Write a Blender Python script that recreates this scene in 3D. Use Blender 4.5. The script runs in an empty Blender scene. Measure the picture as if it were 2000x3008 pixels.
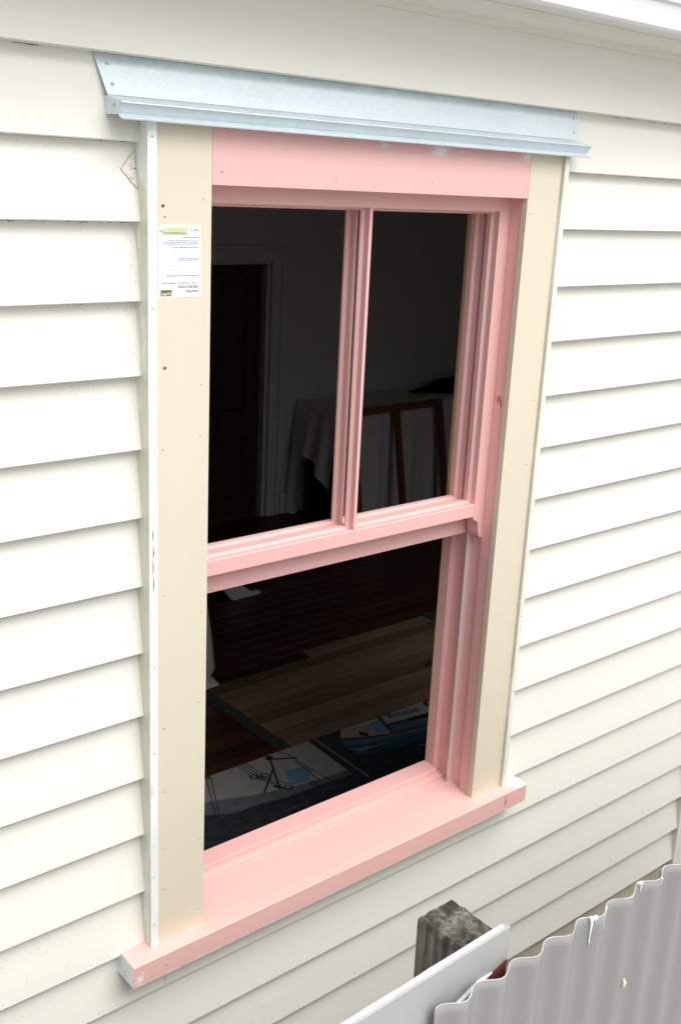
import bpy, bmesh, math, random
from mathutils import Vector, Matrix
random.seed(7)
S = bpy.context.scene
COL = S.collection
rad = math.radians

# ------------------------------------------------------------------ camera
cam = bpy.data.cameras.new('camera')
cam.sensor_fit = 'HORIZONTAL'; cam.sensor_width = 36.0
cam.lens = 3175.05 / 2000 * 36.0
cam.clip_start = 0.02; cam.clip_end = 500
co = bpy.data.objects.new('camera', cam); COL.objects.link(co)
YAW, PIT, ROL = 0.7117, -0.2955, 0.0494
fw = Vector((math.sin(YAW)*math.cos(PIT), math.cos(YAW)*math.cos(PIT), math.sin(PIT)))
r0 = Vector((math.cos(YAW), -math.sin(YAW), 0)); u0 = r0.cross(fw)
rr = math.cos(ROL)*r0 + math.sin(ROL)*u0; uu = -math.sin(ROL)*r0 + math.cos(ROL)*u0
co.matrix_world = Matrix(((rr.x, uu.x, -fw.x, -1.2407), (rr.y, uu.y, -fw.y, -1.8761), (rr.z, uu.z, -fw.z, -0.0567), (0, 0, 0, 1)))
S.camera = co

# ------------------------------------------------------------------ world, sun, exposure
SUN_EL, SUN_AZ = rad(57), rad(6)           # azimuth measured from -Y (out of the wall) towards +X
w = bpy.data.worlds.new('World'); S.world = w; w.use_nodes = True
nt = w.node_tree; bg = nt.nodes['Background']
sky = nt.nodes.new('ShaderNodeTexSky'); sky.sky_type = 'NISHITA'; sky.sun_disc = False
sky.sun_elevation = SUN_EL; sky.sun_rotation = math.pi - SUN_AZ
sky.air_density = 1.0; sky.dust_density = 4.0; sky.ozone_density = 1.0
hs = nt.nodes.new('ShaderNodeHueSaturation'); hs.inputs['Saturation'].default_value = 0.30
nt.links.new(sky.outputs[0], hs.inputs['Color']); nt.links.new(hs.outputs[0], bg.inputs['Color'])
bg.inputs['Strength'].default_value = 0.10
sl = bpy.data.lights.new('sun', 'SUN'); sl.energy = 1.5; sl.angle = rad(62); sl.color = (1.0, 0.97, 0.92)
so = bpy.data.objects.new('sun', sl); COL.objects.link(so)
sd = Vector((math.sin(SUN_AZ)*math.cos(SUN_EL), -math.cos(SUN_AZ)*math.cos(SUN_EL), math.sin(SUN_EL)))
so.rotation_euler = sd.to_track_quat('Z', 'Y').to_euler()
so.location = (0, -4, 6)
S.view_settings.view_transform = 'Standard'; S.view_settings.look = 'None'
S.view_settings.exposure = 0.85; S.view_settings.gamma = 1.0; S.view_settings.use_curve_mapping = False
S.cycles.max_bounces = 10; S.cycles.diffuse_bounces = 8
S.cycles.use_denoising = True

# ------------------------------------------------------------------ materials
def new_mat(name):
    m = bpy.data.materials.new(name); m.use_nodes = True
    return m, m.node_tree, m.node_tree.nodes['Principled BSDF']
def N(nt, t, **k):
    n = nt.nodes.new(t)
    for a, b in k.items():
        if a in n.inputs.keys() if hasattr(n.inputs, 'keys') else False: n.inputs[a].default_value = b
        else: setattr(n, a, b)
    return n
def noise(nt, vec, scale, detail=4, rough=0.55, stretch=(1, 1, 1)):
    mp = nt.nodes.new('ShaderNodeMapping'); mp.inputs['Scale'].default_value = stretch
    nt.links.new(vec, mp.inputs['Vector'])
    n = nt.nodes.new('ShaderNodeTexNoise'); n.inputs['Scale'].default_value = scale
    n.inputs['Detail'].default_value = detail; n.inputs['Roughness'].default_value = rough
    nt.links.new(mp.outputs[0], n.inputs['Vector'])
    return n.outputs['Fac']
def ramp(nt, fac, stops):
    r = nt.nodes.new('ShaderNodeValToRGB')
    while len(r.color_ramp.elements) < len(stops): r.color_ramp.elements.new(0.5)
    for e, (p, c) in zip(r.color_ramp.elements, stops):
        e.position = p; e.color = c if len(c) == 4 else (*c, 1)
    nt.links.new(fac, r.inputs['Fac'])
    return r.outputs['Color']
def gray(v): return (v, v, v, 1)
def mix(nt, fac, a, b, mode='MIX'):
    m = nt.nodes.new('ShaderNodeMix'); m.data_type = 'RGBA'; m.blend_type = mode
    for s, v in ((m.inputs[0], fac), (m.inputs[6], a), (m.inputs[7], b)):
        if isinstance(v, (int, float)): s.default_value = v
        elif isinstance(v, tuple): s.default_value = v if len(v) == 4 else (*v, 1)
        else: nt.links.new(v, s)
    return m.outputs[2]
def mth(nt, op, a, b=0.0, c=None):
    m = nt.nodes.new('ShaderNodeMath'); m.operation = op
    for s, v in zip(m.inputs, (a, b, c)):
        if v is None: continue
        if isinstance(v, (int, float)): s.default_value = v
        else: nt.links.new(v, s)
    return m.outputs[0]
def bump(nt, b, h, strength, dist=0.002):
    n = nt.nodes.new('ShaderNodeBump'); n.inputs['Strength'].default_value = strength; n.inputs['Distance'].default_value = dist
    nt.links.new(h, n.inputs['Height']); nt.links.new(n.outputs[0], b.inputs['Normal'])
def pos(nt): return nt.nodes.new('ShaderNodeNewGeometry').outputs['Position']

def paint(name, col, rough=0.45, var=0.07, stretch=(1, 1, 1), grain=0.15, spots=None, marks=0.0, mark_col=(.35, .33, .27), spec=0.4, rnd=0.0):
    """painted wood: slow tone drift, brush grain, sparse dirt marks, optional rubbed spots (x, z, radius, colour)"""
    m, nt, b = new_mat(name); p = pos(nt)
    slow = noise(nt, p, 5.0, 5, 0.6, stretch)
    v = ramp(nt, slow, [(0.25, gray(1 - var)), (0.75, gray(1 + var * 0.4))])
    c = mix(nt, 1.0, col, v, 'MULTIPLY')
    fine = noise(nt, p, 60.0, 6, 0.7, stretch)
    c = mix(nt, 1.0, c, ramp(nt, fine, [(0.3, gray(1 - var * .6)), (0.7, gray(1.0))]), 'MULTIPLY')
    if rnd:
        oi = nt.nodes.new('ShaderNodeObjectInfo')
        c = mix(nt, 1.0, c, ramp(nt, oi.outputs['Random'], [(0, gray(1 - rnd)), (1, gray(1.0))]), 'MULTIPLY')
    if marks:
        big = ramp(nt, noise(nt, p, 3.1, 3), [(0.46, gray(0)), (0.68, gray(1))])
        sm = ramp(nt, noise(nt, p, 95.0, 5, 0.72), [(0.60, gray(0)), (0.70, gray(1))])
        c = mix(nt, mth(nt, 'MULTIPLY', mth(nt, 'MULTIPLY', big, sm), marks), c, mark_col)
    for sp in spots or []:
        x, z, r, sc = sp
        d = nt.nodes.new('ShaderNodeSeparateXYZ'); nt.links.new(p, d.inputs[0])
        dx = mth(nt, 'MULTIPLY', mth(nt, 'SUBTRACT', d.outputs[0], x), 1.0 / r)
        dz = mth(nt, 'MULTIPLY', mth(nt, 'SUBTRACT', d.outputs[2], z), 2.2 / r)
        rr_ = mth(nt, 'SQRT', mth(nt, 'ADD', mth(nt, 'MULTIPLY', dx, dx), mth(nt, 'MULTIPLY', dz, dz)))
        nz = noise(nt, p, 160.0, 4, 0.7)
        f = ramp(nt, mth(nt, 'ADD', rr_, mth(nt, 'MULTIPLY', mth(nt, 'SUBTRACT', nz, 0.5), 4.0)), [(0.45, gray(0.9)), (0.75, gray(0))])
        c = mix(nt, f, c, sc)
    nt.links.new(c, b.inputs['Base Color'])
    b.inputs['Roughness'].default_value = rough; b.inputs['Specular IOR Level'].default_value = spec
    h = noise(nt, p, 120.0, 6, 0.65, stretch)
    bump(nt, b, h, grain, 0.0012)
    return m

HX, VX = (0.06, 1, 1), (1, 1, 0.06)        # grain along x / along z
BOARD = (.80, .80, .735)
M = {}
M['board'] = paint('cream_board_paint', BOARD, .42, .04, HX, .16, marks=.60, rnd=.03, mark_col=(.38, .38, .28))
M['trim_paint'] = paint('cream_trim_paint', (.81, .805, .72), .45, .05, HX, .12, marks=.3)
M['soffit'] = paint('white_eave_paint', (.80, .80, .77), .5, .03, HX, .08)
M['gutter'] = paint('white_gutter_paint', (.74, .75, .76), .3, .02, HX, .04)
M['cream'] = paint('primer_cream', (.69, .63, .50), .5, .028, (1, 1, .3), .08, marks=.10, mark_col=(.55, .50, .42))
M['cream_edge'] = M['cream']
M['pink'] = paint('primer_pink', (.79, .465, .445), .48, .05, VX, .10, marks=.12, mark_col=(.50, .36, .33))
M['pink_h'] = paint('primer_pink_rails', (.79, .465, .445), .48, .06, HX, .12, marks=.12, mark_col=(.80, .66, .64))
M['pink_head'] = paint('primer_pink_header', (.775, .470, .458), .48, .045, HX, .10, marks=.30, mark_col=(.55, .42, .40),
    spots=[(0.63, 0.026, .036, (.82, .84, .88)), (0.940, 0.028, .034, (.80, .81, .84)), (0.455, 0.028, .020, (.76, .72, .76)), (0.70, .028, .010, (.74, .72, .74)), (.60, -.02, .012, (.66, .48, .46))])
M['bead'] = paint('primer_pale_pink', (.72, .55, .52), .42, .12, VX, .12)
M['raw'] = paint('raw_pine_edge', (.62, .44, .20), .6, .2, VX, .2)

def two_tone(name, a, b_, thr=(0.50, 0.56), stretch=(2.2, 2.2, .5), scale=7.0, rough=.45, marks=None):
    m, nt, b = new_mat(name); p = pos(nt)
    f = ramp(nt, noise(nt, p, scale, 5, .6, stretch), [(thr[0], gray(0)), (thr[1], gray(1))])
    c = mix(nt, f, a, b_)
    c = mix(nt, 1.0, c, ramp(nt, noise(nt, p, 70, 5, .7, VX), [(.3, gray(.93)), (.7, gray(1))]), 'MULTIPLY')
    if marks:
        g = ramp(nt, noise(nt, p, 16, 4, .6, (1, 1, .6)), [(.63, gray(0)), (.70, gray(1))])
        c = mix(nt, mth(nt, 'MULTIPLY', g, .6), c, marks)
    nt.links.new(c, b.inputs['Base Color']); b.inputs['Roughness'].default_value = rough
    bump(nt, b, noise(nt, p, 90, 5, .7, VX), .15, .001)
    return m
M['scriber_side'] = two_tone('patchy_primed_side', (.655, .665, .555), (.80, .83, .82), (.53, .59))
M['scriber_front'] = two_tone('white_primed_front', (.86, .88, .90), (.82, .83, .84), (.5, .6), marks=(.58, .63, .72))
M['scriber_pale'] = two_tone('pale_green_cream_front', (.75, .78, .66), (.80, .82, .74), (.45, .6))

def sill_mat():
    m, nt, b = new_mat('primer_pink_sill'); p = pos(nt)
    s = nt.nodes.new('ShaderNodeSeparateXYZ'); nt.links.new(p, s.inputs[0])
    slow = ramp(nt, noise(nt, p, 5, 5, .6, HX), [(.25, gray(.91)), (.75, gray(1.03))])
    c = mix(nt, 1.0, (.79, .475, .44), slow, 'MULTIPLY')
    grain = ramp(nt, noise(nt, p, 34, 6, .7, (.05, 1, 1)), [(.42, gray(0)), (.7, gray(1))])
    c = mix(nt, mth(nt, 'MULTIPLY', grain, .22), c, (.66, .48, .45))
    nz = mth(nt, 'SUBTRACT', noise(nt, p, 55, 5, .7), .5)
    # chipped white line along the lower front arris
    low = mth(nt, 'ADD', mth(nt, 'ADD', s.outputs[2], 1.8625), mth(nt, 'MULTIPLY', nz, .020))
    f = ramp(nt, low, [(0.0, gray(1)), (.0022, gray(0))]); f.node.color_ramp.interpolation = 'LINEAR'
    c = mix(nt, mth(nt, 'MULTIPLY', f, .85), c, (.82, .82, .84))
    # white paint over the right end of the top, rubbed corner at the left end
    rt = mth(nt, 'ADD', mth(nt, 'ADD', s.outputs[0], mth(nt, 'MULTIPLY', s.outputs[1], .75)), mth(nt, 'MULTIPLY', nz, .07))
    f = ramp(nt, mth(nt, 'SUBTRACT', rt, 1.0), [(.075, gray(0)), (.098, gray(1))])
    up = mth(nt, 'GREATER_THAN', s.outputs[2], -1.8055)
    c = mix(nt, mth(nt, 'MULTIPLY', f, up), c, (.86, .86, .84))
    lf = mth(nt, 'ADD', mth(nt, 'SUBTRACT', s.outputs[1], mth(nt, 'MULTIPLY', mth(nt, 'ADD', s.outputs[0], .2), .9)), mth(nt, 'MULTIPLY', nz, .05))
    f = ramp(nt, lf, [(.028, gray(0)), (.034, gray(1))])
    lx = mth(nt, 'LESS_THAN', s.outputs[0], -.15)
    c = mix(nt, mth(nt, 'MULTIPLY', f, lx), c, (.84, .84, .82))
    # rubbed primer by the left corner of the front
    dx = mth(nt, 'MULTIPLY', mth(nt, 'ADD', s.outputs[0], .196), 60); dz = mth(nt, 'MULTIPLY', mth(nt, 'ADD', s.outputs[2], 1.842), 55)
    rr_ = mth(nt, 'SQRT', mth(nt, 'ADD', mth(nt, 'MULTIPLY', dx, dx), mth(nt, 'MULTIPLY', dz, dz)))
    f = ramp(nt, mth(nt, 'ADD', rr_, mth(nt, 'MULTIPLY', mth(nt, 'SUBTRACT', noise(nt, p, 260, 3, .7), .5), 4.5)), [(.4, gray(.9)), (.7, gray(0))])
    c = mix(nt, f, c, (.84, .83, .84))
    nt.links.new(c, b.inputs['Base Color']); b.inputs['Roughness'].default_value = .45
    bump(nt, b, noise(nt, p, 90, 6, .7, HX), .12, .001)
    return m
M['sill'] = sill_mat()
M['sill_end'] = two_tone('white_primed_end_grain', (.80, .83, .84), (.62, .65, .66), (.52, .66), (1, 1, 1), 40)

def galv(name, base, rough):
    m, nt, b = new_mat(name); p = pos(nt)
    v = nt.nodes.new('ShaderNodeTexVoronoi'); v.inputs['Scale'].default_value = 130
    mp = nt.nodes.new('ShaderNodeMapping'); mp.inputs['Rotation'].default_value = (0, .9, 0); mp.inputs['Scale'].default_value = (1, 1, 2.2)
    nt.links.new(p, mp.inputs[0]); nt.links.new(mp.outputs[0], v.inputs['Vector'])
    sp = ramp(nt, v.outputs['Color'], [(.1, gray(.95)), (.9, gray(1.03))])
    c = mix(nt, 1.0, base, sp, 'MULTIPLY')
    c = mix(nt, 1.0, c, ramp(nt, noise(nt, p, 9, 4, .6), [(.3, gray(.96)), (.7, gray(1.02))]), 'MULTIPLY')
    s = nt.nodes.new('ShaderNodeSeparateXYZ'); nt.links.new(p, s.inputs[0])
    edge = mth(nt, 'ADD', mth(nt, 'MULTIPLY', mth(nt, 'SUBTRACT', s.outputs[2], .118), 30), mth(nt, 'SUBTRACT', noise(nt, p, 14, 5, .7, (1, 1, .6)), .5))
    c = mix(nt, ramp(nt, edge, [(.55, gray(0)), (1.0, gray(.55))]), c, (.36, .40, .46))
    scr = ramp(nt, noise(nt, p, 9, 3, .6, (3, 1, 1.5)), [(.70, gray(0)), (.74, gray(.35))])
    c = mix(nt, scr, c, (.40, .45, .52))
    nt.links.new(c, b.inputs['Base Color'])
    b.inputs['Metallic'].default_value = .42
    nt.links.new(ramp(nt, sp, [(0, gray(rough - .06)), (1, gray(rough + .08))]), b.inputs['Roughness'])
    bump(nt, b, v.outputs['Distance'], .05, .0006)
    return m
M['galv'] = galv('galvanised_steel', (.65, .725, .76), .42)
M['rivet'] = galv('rivet_metal', (.42, .48, .52), .4)

def plain(name, col, rough=.6, spec=.4, metallic=0.0, var=.12, scale=30, stretch=(1, 1, 1), bmp=0.0):
    m, nt, b = new_mat(name); p = pos(nt)
    c = mix(nt, 1.0, col, ramp(nt, noise(nt, p, scale, 5, .6, stretch), [(.25, gray(1 - var)), (.75, gray(1 + var * .5))]), 'MULTIPLY')
    nt.links.new(c, b.inputs['Base Color']); b.inputs['Roughness'].default_value = rough
    b.inputs['Specular IOR Level'].default_value = spec; b.inputs['Metallic'].default_value = metallic
    if bmp: bump(nt, b, noise(nt, p, scale * 2, 5, .65, stretch), bmp, .003)
    return m
M['hole'] = plain('nail_hole_dark', (.10, .075, .065), .9, .1)
M['grime'] = plain('brown_grime', (.13, .10, .075), .9, .1)
M['pencil'] = plain('black_scribble', (.05, .05, .06), .8, .1)
M['ink_soft'] = plain('soft_grey_ink', (.17, .18, .19), .7, .2)
M['paper'] = plain('white_paper', (.86, .87, .88), .5, .4, var=.02)
M['ink'] = plain('grey_ink', (.11, .115, .12), .7, .2)
M['ink_blue'] = plain('blue_ink', (.24, .30, .45), .7, .2)
M['ink_pale'] = plain('pale_ink', (.50, .52, .56), .7, .2)
M['ink_green'] = plain('pale_green_print', (.60, .66, .42), .7, .2)
M['ink_olive'] = plain('olive_print', (.16, .16, .03), .6, .3)
M['fence'] = plain('grey_fence_paint', (.255, .255, .252), .42, .45, var=.05, scale=6, bmp=.04)
M['fence_flat'] = plain('grey_board_paint', (.36, .365, .36), .5, .4, var=.05, scale=9, bmp=.06)
M['white_drip'] = plain('white_gloss_paint', (.82, .85, .87), .25, .5, var=.04)
M['red_board'] = plain('old_red_paint', (.22, .055, .05), .6, .3, var=.3, scale=60)
M['far_wall'] = plain('white_plaster', (.56, .57, .565), .8, .2, var=.03, scale=3)
M['interior_trim'] = plain('white_gloss_trim', (.58, .59, .585), .5, .4, var=.03, scale=3)
M['ceiling'] = plain('ceiling_plaster', (.6, .6, .59), .85, .2, var=.02, scale=3)
M['door'] = plain('dark_varnished_timber', (.055, .026, .012), .35, .5, var=.35, scale=12, stretch=(1, 1, .08))
M['cloth'] = plain('white_dust_sheet', (.66, .66, .64), .85, .1, var=.08, scale=20, bmp=.1)
M['frame_red'] = plain('red_brown_primer', (.20, .068, .038), .6, .3, var=.2, scale=20)
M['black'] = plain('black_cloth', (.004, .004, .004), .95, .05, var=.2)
M['yellow'] = plain('mustard_rag', (.30, .27, .03), .8, .2, var=.3, scale=60)
M['table'] = plain('dark_table_wood', (.10, .055, .03), .5, .4, var=.2, scale=20)
M['white_timber'] = plain('off_white_painted_timber', (.50, .52, .44), .5, .3)
M['felt'] = plain('dark_felt', (.045, .050, .050), .95, .1, var=.4, scale=70)
M['navy'] = plain('dark_navy_print', (.030, .038, .042), .8, .2, var=.7, scale=26, stretch=(1, 2.5, 1))
M['sail'] = plain('off_white_print', (.30, .305, .28), .8, .2, var=.12, scale=12)
M['greyblue'] = plain('grey_blue_print', (.115, .14, .155), .8, .2, var=.25, scale=24)
M['skyblue'] = plain('sky_blue_print', (.10, .26, .36), .8, .2, var=.1)
M['teal'] = plain('sea_blue_print', (.022, .085, .14), .8, .2, var=.7, scale=40, stretch=(1, 3, 1))
M['hullblue'] = plain('pale_hull_print', (.075, .13, .17), .8, .2, var=.3, scale=30)
M['plateblue'] = plain('lettering_blue_print', (.035, .11, .17), .8, .2, var=.1)
M['foam'] = plain('wave_foam_print', (.17, .22, .24), .8, .2, var=.4, scale=50)
M['peach'] = plain('warm_sail_print', (.34, .29, .22), .8, .2, var=.2, scale=14)
M['maroon'] = plain('maroon_print', (.09, .028, .02), .8, .2)
M['chrome'] = plain('bright_metal', (.8, .82, .85), .2, .5, metallic=1.0, var=.05)
M['red_plastic'] = plain('dull_red_plastic', (.25, .05, .045), .4, .4)
M['amber'] = plain('amber_plastic', (.28, .15, .03), .4, .4)
M['pipe'] = plain('grey_pipe', (.40, .39, .36), .5, .3)
M['base'] = plain('cream_base_render', (.66, .60, .48), .8, .2, var=.12, scale=25, bmp=.1)
M['ground'] = plain('pale_concrete', (.44, .435, .42), .9, .2, var=.2, scale=4, bmp=.2)
M['roof'] = plain('grey_roof_iron', (.22, .23, .24), .5, .4, var=.1)

def bare_wood():
    m, nt, b = new_mat('flaked_bare_wood'); p = pos(nt)
    f = ramp(nt, noise(nt, p, 170, 5, .7, (.45, 1, 1.8)), [(.50, gray(0)), (.60, gray(.85))])
    s = nt.nodes.new('ShaderNodeSeparateXYZ'); nt.links.new(p, s.inputs[0])
    wgt = mth(nt, 'ADD', mth(nt, 'MULTIPLY', mth(nt, 'ADD', s.outputs[0], .166), 48), mth(nt, 'MULTIPLY', mth(nt, 'SUBTRACT', -.040, s.outputs[2]), 22))
    f = mth(nt, 'MULTIPLY', f, ramp(nt, wgt, [(.0, gray(.12)), (.5, gray(1))]))
    c = mix(nt, f, BOARD, (.38, .27, .13))
    nt.links.new(c, b.inputs['Base Color']); b.inputs['Roughness'].default_value = .8
    return m
M['bare'] = bare_wood()
def old_post():
    m, nt, b = new_mat('weathered_grey_post'); p = pos(nt)
    g = noise(nt, p, 90, 7, .75, (1, 1, .05))
    c = ramp(nt, g, [(.32, (.015, .014, .012)), (.46, (.13, .118, .098)), (.64, (.29, .268, .225))])
    blk = ramp(nt, noise(nt, p, 28, 6, .7), [(.42, gray(1)), (.56, gray(0))])
    s = nt.nodes.new('ShaderNodeSeparateXYZ'); nt.links.new(p, s.inputs[0])
    top = ramp(nt, mth(nt, 'MULTIPLY', mth(nt, 'ADD', s.outputs[2], 1.235), 25), [(.2, gray(0)), (1, gray(1))])
    c = mix(nt, mth(nt, 'MULTIPLY', mth(nt, 'MULTIPLY', blk, top), .8), c, (.016, .016, .015))
    c = mix(nt, ramp(nt, noise(nt, p, 60, 4), [(.64, gray(0)), (.70, gray(.35))]), c, (.16, .18, .11))
    nt.links.new(c, b.inputs['Base Color']); b.inputs['Roughness'].default_value = .95
    bump(nt, b, g, .9, .006)
    return m
M['post'] = old_post()
def floor_mat(name, a, b_):
    m, nt, b = new_mat(name); p = pos(nt)
    oi = nt.nodes.new('ShaderNodeObjectInfo')
    c = mix(nt, oi.outputs['Random'], a, b_)
    c = mix(nt, 1.0, c, ramp(nt, noise(nt, p, 22, 6, .7, (.08, 1, 1)), [(.25, gray(.65)), (.75, gray(1.15))]), 'MULTIPLY')
    nt.links.new(c, b.inputs['Base Color']); b.inputs['Roughness'].default_value = .42
    b.inputs['Specular IOR Level'].default_value = .3
    return m
M['floor_dark'] = floor_mat('dark_stained_floorboards', (.026, .0075, .004), (.062, .019, .009))
M['floor_pale'] = floor_mat('worn_bare_floorboards', (.080, .036, .018), (.21, .145, .095))

# ------------------------------------------------------------------ object helpers
def thing(name, label, cat, loc, group=None):
    o = bpy.data.objects.new(name, None); COL.objects.link(o); o.location = loc
    o.empty_display_size = .1
    o['label'] = label; o['category'] = cat
    if group: o['group'] = group
    return o
def wpos(o):
    v = Vector(o.location)
    while o.parent: o = o.parent; v = v + Vector(o.location)
    return v
def obj(name, bm, mats, parent=None, smooth=False, origin=None):
    bmesh.ops.recalc_face_normals(bm, faces=bm.faces)
    me = bpy.data.meshes.new(name)
    base = wpos(parent) if parent else Vector((0, 0, 0))
    cs = [v.co for v in bm.verts]
    lo = Vector([min(c[i] for c in cs) for i in range(3)]); hi = Vector([max(c[i] for c in cs) for i in range(3)])
    org = Vector(origin) if origin else Vector(((lo.x+hi.x)/2, (lo.y+hi.y)/2, lo.z))
    bmesh.ops.translate(bm, verts=bm.verts, vec=-org)
    bm.to_mesh(me); bm.free()
    if smooth: me.polygons.foreach_set('use_smooth', [True]*len(me.polygons))
    for m in (mats if isinstance(mats, (list, tuple)) else [mats]): me.materials.append(m)
    o = bpy.data.objects.new(name, me); COL.objects.link(o)
    if parent: o.parent = parent
    o.location = org - base
    return o
def tag(o, label=None, cat=None, group=None, kind=None):
    if label: o['label'] = label
    if cat: o['category'] = cat
    if group: o['group'] = group
    if kind: o['kind'] = kind
    return o
def box(x0, x1, y0, y1, z0, z1, bev=0.0, bm=None, mi=0):
    bm = bm or bmesh.new()
    t = bmesh.new()
    vs = [t.verts.new((x, y, z)) for x in (x0, x1) for y in (y0, y1) for z in (z0, z1)]
    for f in ((0, 1, 3, 2), (4, 6, 7, 5), (0, 4, 5, 1), (2, 3, 7, 6), (0, 2, 6, 4), (1, 5, 7, 3)):
        t.faces.new([vs[i] for i in f])
    if bev: bmesh.ops.bevel(t, geom=t.edges[:], offset=bev, segments=2, affect='EDGES', profile=.5)
    merge(bm, t, mi)
    return bm
def merge(bm, t, mi=0):
    idx = {}
    for v in t.verts: idx[v] = bm.verts.new(v.co)
    for f in t.faces:
        try:
            nf = bm.faces.new([idx[v] for v in f.verts]); nf.material_index = mi; nf.smooth = f.smooth
        except ValueError: pass
    t.free()
def prism(pts, a0, a1, axis='x', bev=0.0, bm=None, mi=0):
    """pts = outline in the two other axes (order x,y,z without the axis), extruded from a0 to a1"""
    bm = bm or bmesh.new(); t = bmesh.new()
    def P(p, a):
        return {'x': (a, p[0], p[1]), 'y': (p[0], a, p[1]), 'z': (p[0], p[1], a)}[axis]
    A = [t.verts.new(P(p, a0)) for p in pts]; B = [t.verts.new(P(p, a1)) for p in pts]
    n = len(pts)
    t.faces.new(A); t.faces.new(B[::-1])
    for i in range(n): t.faces.new((A[i], B[i], B[(i+1) % n], A[(i+1) % n]))
    bmesh.ops.recalc_face_normals(t, faces=t.faces)
    if bev:
        es = [e for e in t.edges if e.calc_face_angle(0) > .5]
        bmesh.ops.bevel(t, geom=es, offset=bev, segments=2, affect='EDGES', profile=.5)
    merge(bm, t, mi)
    return bm
def tube(path, r, n=6, bm=None, mi=0, cap=True):
    bm = bm or bmesh.new(); rings = []
    path = [Vector(p) for p in path]
    rs = r if isinstance(r, (list, tuple)) else [r]*len(path)
    for i, p in enumerate(path):
        d = (path[min(i+1, len(path)-1)] - path[max(i-1, 0)]).normalized()
        a = d.orthogonal().normalized() if abs(d.z) > .9 else d.cross(Vector((0, 0, 1))).normalized()
        b = d.cross(a)
        rings.append([bm.verts.new(p + rs[i]*(math.cos(k*2*math.pi/n)*a + math.sin(k*2*math.pi/n)*b)) for k in range(n)])
    for A, B in zip(rings, rings[1:]):
        for k in range(n):
            f = bm.faces.new((A[k], A[(k+1) % n], B[(k+1) % n], B[k])); f.material_index = mi; f.smooth = True
    if cap:
        for R in (rings[0], rings[-1][::-1]):
            f = bm.faces.new(R); f.material_index = mi
    return bm
def disc(c, r, nrm, h, n=10, bm=None, mi=0, dome=False):
    bm = bm or bmesh.new(); c = Vector(c); nrm = Vector(nrm).normalized()
    a = nrm.orthogonal().normalized(); b = nrm.cross(a)
    rings = [(r, 0), (r, h)] if not dome else [(r, 0), (r*.8, h*.6), (r*.4, h*.95)]
    R = [[bm.verts.new(c + nrm*hh + q*(math.cos(k*2*math.pi/n)*a + math.sin(k*2*math.pi/n)*b)) for k in range(n)] for q, hh in rings]
    for A, B in zip(R, R[1:]):
        for k in range(n):
            f = bm.faces.new((A[k], A[(k+1) % n], B[(k+1) % n], B[k])); f.material_index = mi
    f = bm.faces.new(R[-1]); f.material_index = mi
    return bm
def poly(pts3, bm=None, mi=0):
    bm = bm or bmesh.new()
    f = bm.faces.new([bm.verts.new(p) for p in pts3]); f.material_index = mi
    return bm
def nail_holes(parent, pts, y, name='nail_holes', nrm=(0, -1, 0)):
    bm = bmesh.new()
    for x, z, r in pts: disc((x, y, z), r, nrm, .0004, 8, bm)
    o = obj(name, bm, M['hole'], parent); o['kind'] = 'stuff'
    return o
def hnoise(x, y, s=0.0):
    from mathutils import noise as mn
    return mn.noise(Vector((x, y, s)))

# ------------------------------------------------------------------ setting: ground, room shell
GZ, FZ = -3.0, -2.45
b = bmesh.new(); box(-60, 60, -60, 60, GZ-.2, GZ, bm=b)
tag(obj('ground', b, M['ground']), kind='structure')

RX0, RX1, RY0, RY1, RZ1 = -1.6, 6.2, .19, 4.3, .42
subfloor = tag(obj('floor', box(RX0-.1, RX1+.1, RY0, RY1+.5, FZ-.3, FZ-.022), M['table']), kind='structure')
tag(obj('ceiling', box(RX0-.1, RX1+.1, RY0-.12, RY1+.5, RZ1, RZ1+.02), M['ceiling']), kind='structure')
fb = bmesh.new()                                        # far wall with the doorway left open
DX0, DX1, DZ = 2.42, 3.335, -.60
box(RX0-.1, DX0, RY1, RY1+.12, FZ-.3, RZ1, bm=fb); box(DX1, RX1+.1, RY1, RY1+.12, FZ-.3, RZ1, bm=fb); box(DX0, DX1, RY1, RY1+.12, DZ, RZ1, bm=fb)
far = tag(obj('room_wall', fb, M['far_wall']), kind='structure')
obj('skirting_board', prism([(RY1, FZ), (RY1-.022, FZ), (RY1-.022, FZ+.13), (RY1-.012, FZ+.16), (RY1, FZ+.165)], 3.47, RX1, 'x'), M['interior_trim'], far)
obj('skirting_board', prism([(RY1, FZ), (RY1-.022, FZ), (RY1-.022, FZ+.13), (RY1-.012, FZ+.16), (RY1, FZ+.165)], RX0, 2.29, 'x'), M['interior_trim'], far)
for x0, x1 in ((RX0-.1, RX0), (RX1, RX1+.1)):
    tag(obj('room_wall', box(x0, x1, RY0, RY1, FZ-.3, RZ1), M['far_wall']), kind='structure')
tag(obj('room_wall', box(RX0-.1, RX1+.1, RY1+.62, RY1+.7, FZ-.3, RZ1), M['far_wall']), kind='structure')

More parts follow.
